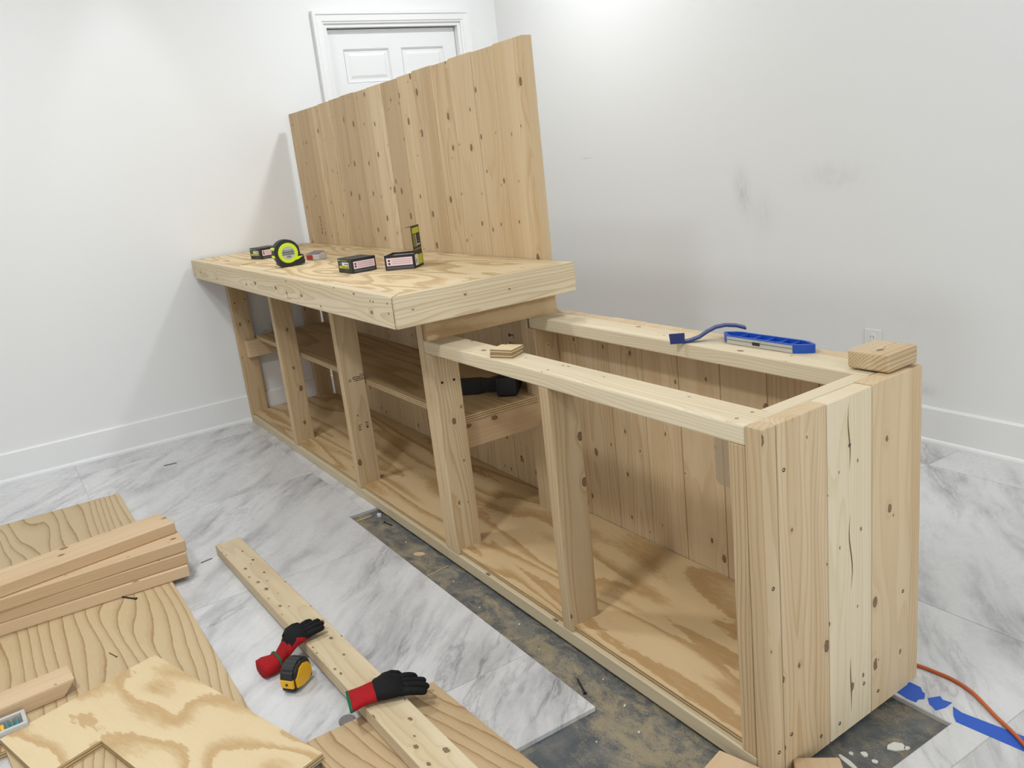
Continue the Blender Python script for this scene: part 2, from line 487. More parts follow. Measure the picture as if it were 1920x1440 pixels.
for (x0, x1, y0, y1) in minus((XW, XE, YE, YW), [(a + .06, b - .06, c + .06, d - .06) for a, b, c, d in CUT[:1]] + [(CUT[1][0] - .07, CUT[1][1] - .06, CUT[1][2] + .06, CUT[1][3] - .06)]):
    g.box((x0, y0, -.41), (x1, y1, -.035))
g.build('grout', GROUT, None, floor)

# walls; the far one has the door opening
D0, D1, DT = 29.7, 62.2, 78.2
w = MB()
w.box((XW - TH, YE - TH, -5), (XW, D0, CEIL)).box((XW - TH, D1, -5), (XW, YW + TH, CEIL)).box((XW - TH, D0, DT), (XW, D1, CEIL))
structure('wall_left', w, WALL)
structure('wall_right', MB().box((XW, YW, -5), (XE, YW + TH, CEIL)), WALL_R)
wb = MB().box((XE, YE - TH, -5), (XE + TH, WIN[0], CEIL)).box((XE, WIN[1], -5), (XE + TH, YW + TH, CEIL)).box((XE, WIN[0], -5), (XE + TH, WIN[1], WIN[2])).box((XE, WIN[0], WIN[3]), (XE + TH, WIN[1], CEIL))
structure('wall_back', wb, WALL)
wf = MB()
for y in (WIN[0], (WIN[0] + WIN[1]) / 2 - 1, WIN[1] - 2): wf.box((XE + 1.4, y, WIN[2]), (XE + 3.4, y + 2, WIN[3]))
for z in (WIN[2], WIN[3] - 2): wf.box((XE + 1.4, WIN[0], z), (XE + 3.4, WIN[1], z + 2))
win = structure('assumed_window', wf, TRIM)  # unseen window behind the camera, assumed and added to go with the cool light
MB().box((XE + 2.2, WIN[0] + 1, WIN[2] + 1), (XE + 2.5, WIN[1] - 1, WIN[3] - 1)).build('pane', NT('assumed_window_glass').fin((1, 1, 1), .02, Transmission_Weight=1.0, IOR=1.05), None, win)
structure('wall_front', MB().box((XW, YE - TH, -5), (XE, YE, CEIL)), WALL)
structure('ceiling', MB().box((XW - TH, YE - TH, CEIL), (XE + TH, YW + TH, CEIL + TH)), CEILM)
def base_prof(n):   # (depth, height): board with eased top, shoe moulding at the foot
    return [(0, 0), (.95, 0), (.95, .35), (.85, .62), (.62, .78), (.55, .8), (.55, 5.35), (.42, 5.55), (0, 5.6)]
def baseboard(name, p0, p1, nrm):
    pr = base_prof(0); mb = MB()
    secs = [[(p[0] + nrm[0] * d, p[1] + nrm[1] * d, h) for d, h in pr] for p in (p0, p1)]
    mb.loft(secs)
    return structure(name, mb, TRIM)
bl = baseboard('baseboard_left', (XW, YE), (XW, D0 - 2.4), (1, 0))
baseboard('baseboard_right', (XW, YW), (XE, YW), (0, -1))
baseboard('baseboard_front', (XW, YE), (XE, YE), (0, 1))
baseboard('baseboard_back', (XE, YE), (XE, YW), (-1, 0))

# door and casing
cas = MB()
def casing(path):
    """path along the wall (y,z) of inner edge with outward normals, stepped profile"""
    prof = [(0, 0), (0, .45), (.35, .55), (.45, .75), (1.55, .8), (1.75, 1.05), (2.3, 1.05), (2.4, .9), (2.4, 0)]
    secs = []
    for (y, z, ny, nz) in path:
        secs.append([(XW + d, y + ny * o, z + nz * o) for o, d in prof])
    cas.loft(secs)
casing([(D0, 0, -1, 0), (D0, DT, -1, 1), (D1, DT, 1, 1), (D1, 0, 1, 0)])
structure('trim_1', cas, TRIM)
jm = MB().box((XW - TH, D0 - .02, 0), (XW + .05, D0 + .7, DT - .71)).box((XW - TH, D1 - .7, 0), (XW + .05, D1 + .02, DT - .71)).box((XW - TH, D0, DT - .7), (XW + .05, D1, DT + .02))
jm.box((XW - 4.5, D0, DT - 2), (XW - 3.2, D1, DT)).box((XW - 4.5, D0, 0), (XW - 3.2, D0 + 1.2, DT - 2.02)).box((XW - 4.5, D1 - 1.2, 0), (XW - 3.2, D1, DT - 2.02))
structure('trim_2', jm, TRIM)
XD = XW - 1.5                    # face of the slab
ys = [D0 + .85, D0 + 4.3, D0 + 4.3 + 10.6, D1 - 4.0 - 10.6, D1 - 4.0, D1 - .85]
zs_ = [.4, 9, 30, 36.5, 62, 66.6, 73.4, DT - .9]
dm = MB().box((XD - 1.6, ys[0], zs_[0]), (XD - .3, ys[5], zs_[7]))
for a, b in ((ys[0], ys[1]), (ys[2], ys[3]), (ys[4], ys[5])): dm.box((XD - .4, a, zs_[0]), (XD, b, zs_[7]))
for a, b in ((zs_[0], zs_[1]), (zs_[2], zs_[3]), (zs_[4], zs_[5]), (zs_[6], zs_[7])):
    for c, d in ((ys[1], ys[2]), (ys[3], ys[4])): dm.box((XD - .4, c, a), (XD, d, b))
door = structure('door_1', dm, DOORM)
for a, b in ((zs_[1], zs_[2]), (zs_[3], zs_[4]), (zs_[5], zs_[6])):
    for c, d in ((ys[1], ys[2]), (ys[3], ys[4])):
        def rect(o, x): return [(x, c + o, a + o), (x, d - o, a + o), (x, d - o, b - o), (x, c + o, b - o)]
        MB().loft([rect(0, XD - .38), rect(.06, XD + .04), rect(.2, XD - .02), rect(.34, XD - .37), rect(.62, XD - .38), rect(1.4, XD - .06), rect(1.42, XD - .05)]).build('door_panel', DOORM, None, door)
kb = MB().lathe([(1.2, 0), (1.2, .15), (.5, .3), (.45, 1.2), (1.05, 1.7), (1.1, 2.2), (.7, 2.6), (.05, 2.65)], 20, M=TR(XD, ys[5] - 2.4, 36, 0, 0, R(90)))
kb.build('door_knob', STEEL, None, door, True)

# round fittings above the lamps
for i, (lx, ly, dia, watt) in enumerate(LAMPS):
    lab = ['round ceiling light above the tall plank back', 'round ceiling light above the counter near end', 'round ceiling light above the far end of the plywood sheet', 'round ceiling light above the long two-by-four', 'round ceiling light nearest the assumed shop window'][i]
    t_ = thing('ceiling_light', lab, 'light', TR(lx, ly, CEIL), 'ceiling lights')
    MB().lathe([(dia/2, -.02), (dia/2, -.9), (dia/2 + .9, -1.2), (dia/2 + 1.1, -.02)], 28).build('trim_ring', TRIM, None, t_)
    MB().lathe([(dia/2 - .05, -.05), (dia/2 - .05, -.5), (.05, -.55)], 28).build('diffuser', LEDP, None, t_)

t_ = thing('ceiling_light', 'small round downlight close to the wall with the door', 'light', TR(-129.5, -10.5, CEIL), 'ceiling lights')
MB().lathe([(2, -.02), (2, -.5), (2.6, -.6), (2.8, -.02)], 24).build('trim_ring', TRIM, None, t_)
def outlet(label, M):
    t_ = thing('wall_outlet', label, 'outlet', M)
    MB().bbox((-1.4, -2.25, 0), (1.4, 2.25, .22), .1).build('cover_plate', OUTLET, None, t_)
    for s_ in (-1, 1):
        q = MB().lathe([(.68, .2), (.68, .28), (.62, .3)], 20, M=TR(0, s_ * .95, 0)).build('socket', OUTLET, None, t_, False)
        sl = MB()
        for dx in (-.25, .25): sl.box((dx - .04, s_*.95 - .05, .3), (dx + .04, s_*.95 + .25, .31))
        sl.build('slot', DARK_INK, None, q)
    MB().lathe([(.12, .2), (.12, .25), (.02, .26)], 10).build('screw', STEEL, None, t_)
# facing -y on the right wall, facing +x on the left wall
outlet('white wall outlet above the baseboard behind the counter near end', TR(-41.7, YW, 14.0) @ Matrix.Rotation(R(90), 4, 'X'))
outlet('white wall outlet seen between the counter studs under the shelf side', TR(XW, 6.4, 17.2) @ Matrix.Rotation(R(90), 4, 'Z') @ Matrix.Rotation(R(90), 4, 'X'))

# ------------------------------------------------------------------ boards
def plank_mesh(dim):
    hx, hy, hz = [k / 2 for k in dim]
    e, dp, r_ = .035, hz * .7, .05
    sec = [(-hy + e + r_, -hz), (hy - e - r_, -hz), (hy - e, -hz + r_), (hy, -hz + dp), (hy, hz - dp), (hy - e, hz - r_), (hy - e - r_, hz), (-hy + e + r_, hz), (-hy + e, hz - r_), (-hy, hz - dp), (-hy, -hz + dp), (-hy + e, -hz + r_)]
    return MB().loft([[(x, y * k, z * k2) for y, z in sec] for x, k, k2 in ((-hx, .985, .95), (-hx + .05, 1, 1), (hx - .05, 1, 1), (hx, .985, .95))])
def board(name, lo, hi, mat, parent=None, grain='x', bev=.11, pre=None, label=None, flip=False):
    """axis-aligned board (world inches), grain along its local x; pre = extra world matrix"""
    c = [(lo[k] + hi[k]) / 2 for k in range(3)]; d = [hi[k] - lo[k] for k in range(3)]
    if grain == 'x':
        rot = Matrix(); dim = d
    elif grain == 'y':
        rot = Matrix.Rotation(R(90), 4, 'Z'); dim = (d[1], d[0], d[2])
    else:
        rot = Matrix.Rotation(R(-90), 4, 'Y'); dim = (d[2], d[1], d[0])
    # wide side along local y so knots show on the face
    if dim[2] > dim[1]:
        rot = rot @ Matrix.Rotation(R(90), 4, 'X'); dim = (dim[0], dim[2], dim[1])
    M = Matrix.Translation(c) @ rot
    if flip: M = M @ Matrix.Rotation(R(180), 4, 'Z')
    if pre is not None: M = pre @ M
    mb = plank_mesh(dim) if name == 'plank' else MB().bbox([-k / 2 for k in dim], [k / 2 for k in dim], min(bev, min(dim) * .3), 2)
    ob = mb.build(name, mat, M, parent)
    if label: ob['label'] = label
    return ob

SM0 = Matrix.Rotation(R(90), 4, 'Z') @ Matrix.Rotation(R(90), 4, 'X')
HEAD = MB().lathe([(.02, -.01), (.16, -.01), (.16, .012), (.09, .0), (.02, -.02)], 10).mesh('screw_head', DARKSTEEL)
def screw_on(par, x, y, z, axis, s=1.0):
    """sunk screw head on a face whose outward direction is axis"""
    q = Vector((0, 0, 1)).rotation_difference(Vector(axis)).to_matrix().to_4x4()
    return put(bpy.data.objects.new('screw_head', HEAD), Matrix.Translation((x, y, z)) @ q @ Matrix.Diagonal((s, s, 1, 1)), par)

H1, H2, HP = 28.5, 35.0, 61.25
YB = 18.3
FAR = -138.9
EROT = Matrix.Rotation(R(2.3), 4, 'Z')
counter = thing('wooden_counter', 'unfinished pine bar counter with raised plywood top, open shelves and tall plank back', 'counter', TR(-65, 8, 0))
# sills
board('bottom_plate', (FAR, 0, 0), (-1.55, 3.5, 1.5), PINE_PALE, counter)
board('bottom_plate', (FAR, YB - 3.5, 0), (-2.4, YB, 1.5), PINE, counter)
for x in (-139.0, -110.4, -80.7, -51.2, -26.6):
    board('joist', (x, 3.5, 0), (x + 1.5, YB - 3.5, 1.5), PINE, counter, 'y')
fl = MB(); 
fl.bbox((-68.1, -8.85, -.3), (68.1, 8.85, .3), .03, 1)
cb = MB().prism([(-68.4, -8.85), (68.4, -8.85), (68.4, 8.9), (-68.4, 8.9)], -.3, .3, 0, 1)
fp = cb.build('floor_panel', [PLY_FLOOR, PLY_EDGE], TR(-70.2, 9.3, 1.8), counter)
# front studs
st = {}
for n, x, z1 in (('s1', -25.3, H1 - 1.5), ('s2', -48.7, H1 - 1.5), ('u', -50.25, 31.4), ('s3', -79.4, 31.4), ('s4', -109.1, 31.4), ('s5', -137.6, 31.4), ('e', -1.56, H1 - 1.5)):
    st[n] = board('stud', (x - 1.5, .02, 1.5), (x, 3.5, z1), PINE_RING if n in ('s1', 's2', 'e') else PINE, counter, 'z')
for x, z1 in ((-2.6, H1 - 1.5), (-49.2, H1 - 1.5), (-50.75, 31.4), (-137.7, 31.4)):
    board('stud', (x - 1.5, YB - 3.5, 1.5), (x, YB - .02, z1), PINE, counter, 'z')
# low section: top plates
fpl = board('top_plate', (-50.2, 0, H1 - 1.5), (-1.5, 3.5, H1), PINE_PALE, counter, bev=.14)
bpl = board('top_plate', (-50.2, YB - 3.5, H1 - 1.5), (-2.35, YB, H1), PINE_PALE, counter, bev=.14)
board('end_rail', (-3.0, 3.5, H1 - 3.5), (-1.56, YB - 3.5, H1 - .02), PINE_PALE, counter, 'y', pre=EROT, bev=.08)
# near end cladding
ends = [(0, 1.5), (1.505, 7.1), (7.105, 12.68), (12.69, 18.12)]
epl = []
for i, (a, b) in enumerate(ends):
    epl.append(board('plank', (-1.5, a, 0), (0, b, H1 + (.0, .02, -.03, .08)[i]), (PINE, PINE, PINE_PALE, PINE)[i], counter, 'z', .1, EROT))
# back cladding, low then tall
xs_low = [-.95, -3.9, -9.7, -15.6, -21.6, -27.6, -33.3, -39.3, -45.1, -50.75]
for i in range(len(xs_low) - 1):
    board('plank', (xs_low[i+1] + .002, YB + .01, 0), (xs_low[i] - .002, YB + 1.5, H1 - random.uniform(0, .14)), PINE, counter, 'z', .11)
xs_tall = [-50.78, -57.3, -62.9, -69.0, -74.4, -80.2, -85.4, -91.3, -97.0, -102.7, -108.6, -114.1, -119.9, -125.5, -131.1, -136.8]
tall = []
for i in range(len(xs_tall) - 1):
    tall.append(board('plank', (xs_tall[i+1] + .002, YB + .01, 0), (xs_tall[i] - .002, YB + 1.5, HP + .22 - .045 * i + random.uniform(-.1, .1)), PINE, counter, 'z', .13, Matrix.Translation((0, random.uniform(0, .05), 0))))
# upper section rails, header, shelf
board('top_plate', (FAR, .05, 31.4), (-50.3, 1.55, 34.3), PINE, counter)
board('top_plate', (FAR, YB - 1.5, 31.4), (-50.3, YB - .02, 34.3), PINE, counter)
MB().prism([(-9.15, -1.95), (9.15, -1.95), (9.15, 1.95), (-9.15, 1.95)], -.37, .37, 0, 1).build('header', [PLY_FLOOR, PLY_EDGE], TR(-49.35, 9.15, H1 + 1.97) @ Matrix.Rotation(R(90), 4, 'Z') @ Matrix.Rotation(R(90), 4, 'X'), counter)
MB().prism([(-43.2, -7.35), (43.2, -7.35), (43.2, 7.35), (-43.2, 7.35)], -.36, .36, 0, 1).build('shelf', [PLY_SHELF, PLY_EDGE], TR(-93.3, 10.95, 17.75), counter)
board('shelf_cleat', (-51.7, .9, 13.9), (-50.25, YB - .05, 17.38), PINE_WARM, counter, 'y')
board('shelf_cleat', (-137.6, 1.3, 13.9), (-136.1, 17.8, 17.38), PINE_WARM, counter, 'y')
# countertop and mitred edging
XEe, OV = -44.4, -5.7
top = MB().prism([(-46.4, -11.2), (46.4, -11.2), (46.4, 11.2), (-46.4, 11.2)], -.35, .35, 0, 1).build('countertop', [PLY_TOP, PLY_EDGE], TR(-92.35, 7.0, H2 - .36), counter)
def edging(pts, mat, M, name='edge_board'):
    bm = bmesh.new()
    lo_ = [bm.verts.new((x, y, -1.75)) for x, y in pts]; hi_ = [bm.verts.new((x, y, 1.75)) for x, y in pts]
    n = len(pts)
    bm.faces.new(lo_[::-1]); bm.faces.new(hi_)
    for i in range(n): bm.faces.new([lo_[i], lo_[(i+1) % n], hi_[(i+1) % n], hi_[i]])
    bmesh.ops.bevel(bm, geom=bm.edges[:], offset=.1, segments=2, affect='EDGES')
    bm.verts.index_update()
    mb = MB().add([v.co for v in bm.verts], [[v.index for v in f.verts] for f in bm.faces]); bm.free()
    return mb.build(name, mat, M, counter)
Lf = (-138.6 - XEe) / 2
RX = Matrix.Rotation(R(0), 4, 'X')
fe = edging([(Lf, -.75), (-Lf, -.75), (-Lf - 1.48, .75), (Lf, .75)], PINE_EDGE, TR((-138.6 + XEe) / 2, OV + .75, H2 - 1.75))
Le = (18.4 - OV) / 2
ee = edging([(-Le + .03, -.75), (Le, -.75), (Le, .75), (-Le + 1.53, .75)], PINE_EDGE, TR(XEe - .75, (18.4 + OV) / 2, H2 - 1.75, R(90)))
# sunk screws that show as dark dots
for (x, z) in ((-45.6, 34.3), (-45.6, 33.2), (-49.4, 34.2), (-50.2, 34.2), (-79.9, 32.2), (-78.9, 32.2), (-137, 32), (-136.4, 33.8)):
    screw_on(fe, x, OV - .005, z, (0, -1, 0), .8)
for (yy, zz, k) in ((2.2, 25, 1), (9.8, 24.6, 2), (2.3, 3.4, 1), (5.9, 1.3, 1), (8.3, 1.2, 2), (11.6, 3.3, 2), (13.6, 1.6, 3), (17.1, 9.5, 3), (.7, 16.4, 0), (.8, 2.6, 0)):
    p_ = EROT @ Vector((.005, yy, zz)); screw_on(epl[k], p_.x, p_.y, p_.z, (1, .04, 0), 1.0)
for x, y in ((-26, .8), (-26.1, 2.6), (-3.0, .9), (-3.1, 2.6)):
    screw_on(fpl, x, y, H1 + .002, (0, 0, 1), .8)
for y in (1.0, 2.6): screw_on(st['s2'], -48.69, y, 23.4, (1, 0, 0), 1.0)
for z in (33.0 + 27, 37.2): screw_on(tall[0], -50.8, YB + .8, z, (1, 0, 0), 1.0)
CRACK = plain('crack_dark', (.17, .095, .04), .9)
for (yy, z0, z1, wv) in ((9.75, 22.6, 27.9, .12), (9.9, 12.6, 19.0, .2), (9.85, 1.5, 6.6, .05)):
    n = 9; ce = [((yy + wv * math.sin(3.1 * k / n * 2)), z0 + (z1 - z0) * k / n, .075 * math.sin(math.pi * k / n) + .004) for k in range(n + 1)]
    EM = EROT @ TR(.0, 0, 0) @ SM0
    MB().prism([(y + w_, z) for y, z, w_ in ce] + [(y - w_, z) for y, z, w_ in ce[::-1]], -.05, .004).build('crack', CRACK, EROT @ SM0, epl[2])
# ink stamps on a stud and on the cladding
def stamp(par, M, rows):
    mb = MB()
    for (x, y, w_, h_) in rows: mb.box((x, y, 0), (x + w_, y + h_, .004))
    return tag(mb.build('grade_stamp', STAMP, M, par), kind='stuff')
SM = Matrix.Rotation(R(90), 4, 'Z') @ Matrix.Rotation(R(90), 4, 'X')      # text plane facing +x
stamp(st['s3'], TR(-79.395, .9, 18.3) @ SM, [(0, 0, .45, .1), (0, .25, .4, .1), (.7, .2, .9, .12), (.7, .5, .9, .1), (.7, .2, .1, .4), (1.5, .2, .1, .4), (.95, -.1, .7, .12), (1.7, -.05, .9, .1), (1.7, .45, .9, .1), (1.7, -.05, .1, .55), (2.5, -.05, .1, .55), (1.9, .15, .5, .12), (1.8, .7, .8, .1)])
stamp(st['s3'], TR(-79.395, 1.2, 10.6) @ SM, [(0, 0, .5, .12), (.05, .25, .4, .1), (0, .5, .5, .12), (.1, .75, .3, .12), (.5, .8, .2, .12), (1.2, .3, .5, .12), (1.3, .6, .4, .1), (1.25, .9, .45, .14), (1.4, .05, .2, .25)])
SF = Matrix.Rotation(R(90), 4, 'X')                                        # text plane facing -y
stamp(tall[1], TR(-61.2, YB + .004, 22) @ SF, [(0, 0, .3, .2), (.5, 0, .5, .15), (.1, .9, .5, .2), (.8, .8, .4, .2), (1.3, .8, .15, .15), (0, 1.9, .6, .4), (.7, 2.1, .7, .15), (1.2, 1.8, .2, .2)])
stamp(tall[1], TR(-61.6, YB + .004, 5.2) @ SF, [(0, 0, .2, .9), (.3, 0, .12, .4), (.3, .6, .2, .3), (.6, -.1, .1, .8)])
stamp(tall[14], TR(-128.4, YB + .004, 37.0) @ SF, [(0, 0, .3, .5), (.1, .7, .25, .6), (0, 1.6, .3, .4), (.15, 2.2, .2, .7), (0, 3.1, .3, .4)])

fs_ = [(-.95, 5.3), (-.95, .5), (-.7, .12), (-.3, 0), (.95, 0), (.95, 5.3)]
MB().prism(fs_, 0, .012).build('film_sticker', FILM, TR(-21.8, YB + .005, 12.7) @ SF, counter)

# ------------------------------------------------------------------ things on the counter
ZT = H2 + .012
def screw_box(label, M, open_lid=False):
    """card box: local x along the front (printed) side, local y along the warning-label side at +x"""
    t_ = thing('screw_box', label, 'box', M, 'boxes of screws')
    Lx, Ly, Hh = 4.2, 3.7, 1.95
    if not open_lid:
        body = MB().bbox((0, 0, 0), (Lx, Ly, Hh), .05, 1).build('carton', BLACK, None, t_)
    else:
        b = MB().box((0, 0, 0), (Lx, Ly, .06)).box((0, 0, 0), (.07, Ly, Hh)).box((Lx - .07, 0, 0), (Lx, Ly, Hh)).box((0, 0, 0), (Lx, .07, Hh)).box((0, Ly - .07, 0), (Lx, Ly, Hh))
        body = b.build('carton', BLACK, None, t_)
        MB().box((.1, .1, .1), (Lx - .1, Ly - .1, Hh - .3)).build('bag', WHITE_INK, None, t_)
    # front print
    def fr(a, b, c, d, mat, nm, e=.006):
        MB().box((a, -e, c), (b, .002, d)).build(nm, mat, None, body)
    if open_lid: return t_, body, (Lx, Ly, Hh)
    fr(.35, .62, 1.62, 1.8, WHITE_INK, 'logo_square'); fr(.75, 2.9, 1.6, 1.78, OLIVE_INK, 'name_strip')
    fr(.35, 1.25, 1.15, 1.4, GREY_INK, 'grey_print'); fr(1.3, 3.35, .98, 1.45, WHITE_INK, 'size_label'); fr(.35, 3.35, .62, .95, LIME_INK, 'lime_band')
    fr(1.95, 3.15, 1.14, 1.24, DARK_INK, 'screw_picture', .009); fr(2.95, 3.2, 1.1, 1.28, DARK_INK, 'screw_picture', .009)
    fr(1.2, 2.2, .72, .84, OLIVE_INK, 'print', .009); fr(2.5, 3.2, .7, .86, OLIVE_INK, 'print', .009)
    fr(2.2, 2.42, .22, .42, GREY_INK, 'icon'); fr(2.75, 2.95, .22, .42, GREY_INK, 'icon')
    def sd(a, b, c, d, mat, nm, e=.006):
        MB().box((Lx - .002, a, c), (Lx + e, b, d)).build(nm, mat, None, body)
    sd(.3, 3.5, .55, 1.55, PINK_INK, 'warning_label')
    for z in (.78, 1.02, 1.26):
        sd(.95, 3.2, z, z + .09, ROSE_INK, 'print_line', .009)
    for z in (.82, 1.16):
        MB().lathe([(.14, Lx), (.14, Lx + .01)], 12, M=Matrix(((0, 0, 1, 0), (1, 0, 0, .6), (0, 1, 0, z + .06), (0, 0, 0, 1)))).build('warning_icon', DARK_INK, None, body)
    sd(.3, 3.5, .12, .4, GREY_INK, 'grey_band')
    return t_, body, (Lx, Ly, Hh)
screw_box('closed black screw box in the middle of the countertop, lime band towards the front', TR(-75.0, .55, ZT, R(4)))
screw_box('closed black screw box partly behind the lime tape measure', TR(-119.4, .9, ZT, R(10)))
# open box: its long flap stands up on the far right side
tb, bd, (Lx, Ly, Hh) = screw_box('open black screw box with its yellow-printed flap standing up', TR(-64.75, 7.35, ZT, R(46)) @ TR(-4.2, 0, 0), True)
FH = 3.5
flap = MB().box((Lx - .04, .15, Hh - .02), (Lx + .02, Ly - .15, Hh + FH)).build('flap', BLACK, None, tb)
def on_flap(a, b, c, d, mat, nm, e=.028): MB().box((Lx, a, c), (Lx + e, b, d)).build(nm, mat, None, flap)
on_flap(.4, Ly - .35, Hh + FH - 1.0, Hh + FH - .25, LIME_INK, 'yellow_print')
on_flap(.4, 1.5, Hh + .75, Hh + FH - 1.1, OLIVE_INK, 'print_block'); on_flap(1.65, 1.8, Hh + .75, Hh + FH - 1.1, WHITE_INK, 'print_line')
on_flap(2.0, 3.1, Hh + .9, Hh + 1.05, WHITE_INK, 'print_line', .03); on_flap(2.0, 3.1, Hh + 1.3, Hh + 1.42, GREY_INK, 'print_line', .03); on_flap(.4, 3.3, Hh + .3, Hh + .5, OLIVE_INK, 'print_line')
MB().add([(Lx, .15, Hh + FH), (Lx, Ly - .15, Hh + FH), (Lx - 1.0, Ly - .5, Hh + FH - .12), (Lx - 1.0, .5, Hh + FH - .12),
          (Lx, .15, Hh + FH - .04), (Lx, Ly - .15, Hh + FH - .04), (Lx - 1.0, Ly - .5, Hh + FH - .16), (Lx - 1.0, .5, Hh + FH - .16)],
         [(0, 1, 2, 3), (7, 6, 5, 4), (0, 4, 5, 1), (1, 5, 6, 2), (2, 6, 7, 3), (3, 7, 4, 0)]).build('tuck_flap', BLACK, None, flap)
# the flap side is printed yellow and white instead of pink
MB().box((Lx, .3, .3), (Lx + .02, 1.5, 1.75)).build('barcode_label', WHITE_INK, None, bd)
MB().box((Lx, 1.6, .3), (Lx + .02, 3.45, 1.6)).build('yellow_print', LIME_INK, None, bd)
MB().box((Lx, .6, .6), (Lx + .024, .9, 1.2)).build('barcode', GREY_INK, None, bd)
# pink warning label on the front of the open box
MB().box((.25, -.02, .55), (Lx - .3, -.004, 1.6)).build('warning_label', PINK_INK, None, bd)
for z in (.8, 1.05, 1.3): MB().box((1.0, -.024, z), (Lx - .5, -.018, z + .09)).build('print_line', ROSE_INK, None, bd)
for z in (.85, 1.25): MB().lathe([(.15, 0), (.15, .03)], 12, M=TR(.62, -.004, z, 0, R(90))).build('warning_icon', DARK_INK, None, bd)
MB().box((.2, -.02, .1), (Lx - .2, -.004, .42)).build('grey_band', GREY_INK, None, bd)

# lime and black tape measure standing on the countertop; local: x right, z up, face towards -y
def outline(cx, cz, r, a0, a1, n): return [(cx + r * math.cos(R(a0 + (a1 - a0) * i / n)), cz + r * math.sin(R(a0 + (a1 - a0) * i / n))) for i in range(n + 1)]
tm = thing('tape_measure', 'lime and black tape measure standing on the countertop', 'tape measure', TR(-95.2, -.1, ZT, R(86)))
SIDE = Matrix.Rotation(R(90), 4, 'X')      # prism z -> -y
bodyp = outline(0, 2.2, 2.02, 200, 20, 22) + [(1.95, 2.6), (2.0, 1.7), (2.45, 1.6), (2.6, .55), (2.45, .15), (-.2, .12), (-.9, .0), (-1.45, .3), (-1.6, .95)]
sh = MB().prism(bodyp, -.95, .95)
bm_ = TR(-95.2, -.1, ZT, R(86))
bo = sh.build('case', BLACK_RUB, bm_ @ SIDE, tm)
MB().lathe([(1.02, .93), (1.02, 1.06), (1.5, 1.06), (1.58, .93)], 36, M=TR(.12, 2.12, 0)).build('lime_ring', LIME, bm_ @ SIDE, tm)
MB().prism([(.6, .85), (1.5, .95), (2.35, 1.4), (1.3, 1.45)], .9, 1.05).build('lime_ring_tail', LIME, bm_ @ SIDE, tm)
dl = MB().lathe([(1.02, .93), (1.02, 1.03), (.02, 1.04)], 32, M=TR(.12, 2.12, 0)).build('label', SILVER, bm_ @ SIDE, tm)
for z0, z1 in ((2.22, 2.32), (1.86, 1.95)):
    MB().box((-.86, z0, 1.035), (1.1, z1, 1.05)).build('label_stripe', DARK_INK, bm_ @ SIDE, dl)
text_part('lettering', 'SELFLOCK', .36, bm_ @ SIDE @ TR(.12, 2.5, 1.05), DARK_INK, dl)
text_part('lettering', 'KOMELON', .36, bm_ @ SIDE @ TR(.12, 2.08, 1.05), DARK_INK, dl)
text_part('lettering', '30ft', .46, bm_ @ SIDE @ TR(.12, 1.55, 1.05), DARK_INK, dl)
for z in (2.95, 1.75):
    MB().bbox((-2.12, -.8, z - .2), (-1.45, .8, z + .2), .08).build('lime_grip', LIME, bm_, tm)
MB().bbox((1.85, -.5, 1.75), (2.15, .5, 2.5), .08).build('lock_button', LIME, bm_, tm)
MB().tube([(-1.45, 0, .55), (-1.9, 0, .6), (-2.05, 0, .35), (-1.85, 0, .15)], .06, 6).build('end_hook', STEEL, bm_, tm)

# clear plastic pack with a red card
rp = thing('bit_pack', 'small clear plastic pack with a red card on the countertop', 'package', TR(-98.7, 6.0, ZT, R(18)))
MB().bbox((-1.5, -.9, 0), (1.6, .9, .9), .1).build('clear_tub', FROST, None, rp)
MB().box((-1.52, -.93, .08), (.1, -.905, .85)).build('red_card', REDP, None, rp)
MB().add([(-1.6, -.95, 1.0), (1.0, -.6, .95), (1.2, .9, 1.25), (-1.3, .8, 1.35), (-1.6, -.95, 1.04), (1.0, -.6, .99), (1.2, .9, 1.29), (-1.3, .8, 1.39)],
         [(3, 2, 1, 0), (4, 5, 6, 7), (0, 1, 5, 4), (1, 2, 6, 5), (2, 3, 7, 6), (3, 0, 4, 7)]).build('lid', plain('plum_card', (.16, .10, .11), .4), None, rp)

def wood_screw(name, label, p, ang, ln, r, mat, group=None, cat='screw'):
    t_ = thing(name, label, cat, TR(*p, R(ang)), group)
    pts = []
    mb = MB().tube([(0, 0, r), (ln * .85, 0, r), (ln, 0, r * .6)], [r, r, .01], 7)
    mb.build('shank', mat, None, t_)
    MB().lathe([(.02, 0), (r, 0), (r * 2.1, -r * 1.5), (.02, -r * 1.5)], 10, M=TR(0, 0, r, 0, 0, R(90))).build('head', mat, None, t_)
    return t_
wood_screw('screw', 'brass screw lying on the countertop left of the tape measure', (-110.2, -1.1, ZT), 250, 2.3, .075, BRASS)

# clear of the front plate: plywood shims
ZL = H1 + .012
for k, (dx, dy, rz, lab) in enumerate(((0, 0, 28, 'square plywood shim under another on the front rail'), (.06, .05, 25, 'square plywood shim on top of another on the front rail'))):
    mb = MB().prism([(-1.3, -1.2), (1.3, -1.25), (1.25, 1.2), (-.7, 1.2), (-.75, 1.05), (-1.3, 1.05)], -.21, .21, 0, 1)
    tag(mb.build('plywood_shim', [PLY_OFF, PLY_EDGE], TR(-34.6 + dx, 1.75 + dy, ZL + .21 + k * .43, R(rz))), lab, 'wood scrap', 'plywood shims')
# pine block on the back corner
tag(MB().bbox((-2.0, -1.8, -.75), (2.0, 1.8, .75), .2, 3).build('wood_block', PINE_RING, TR(-2.95, 17.45, H1 + .9, R(92))), 'short pine offcut block on the back corner of the low counter', 'wood block')

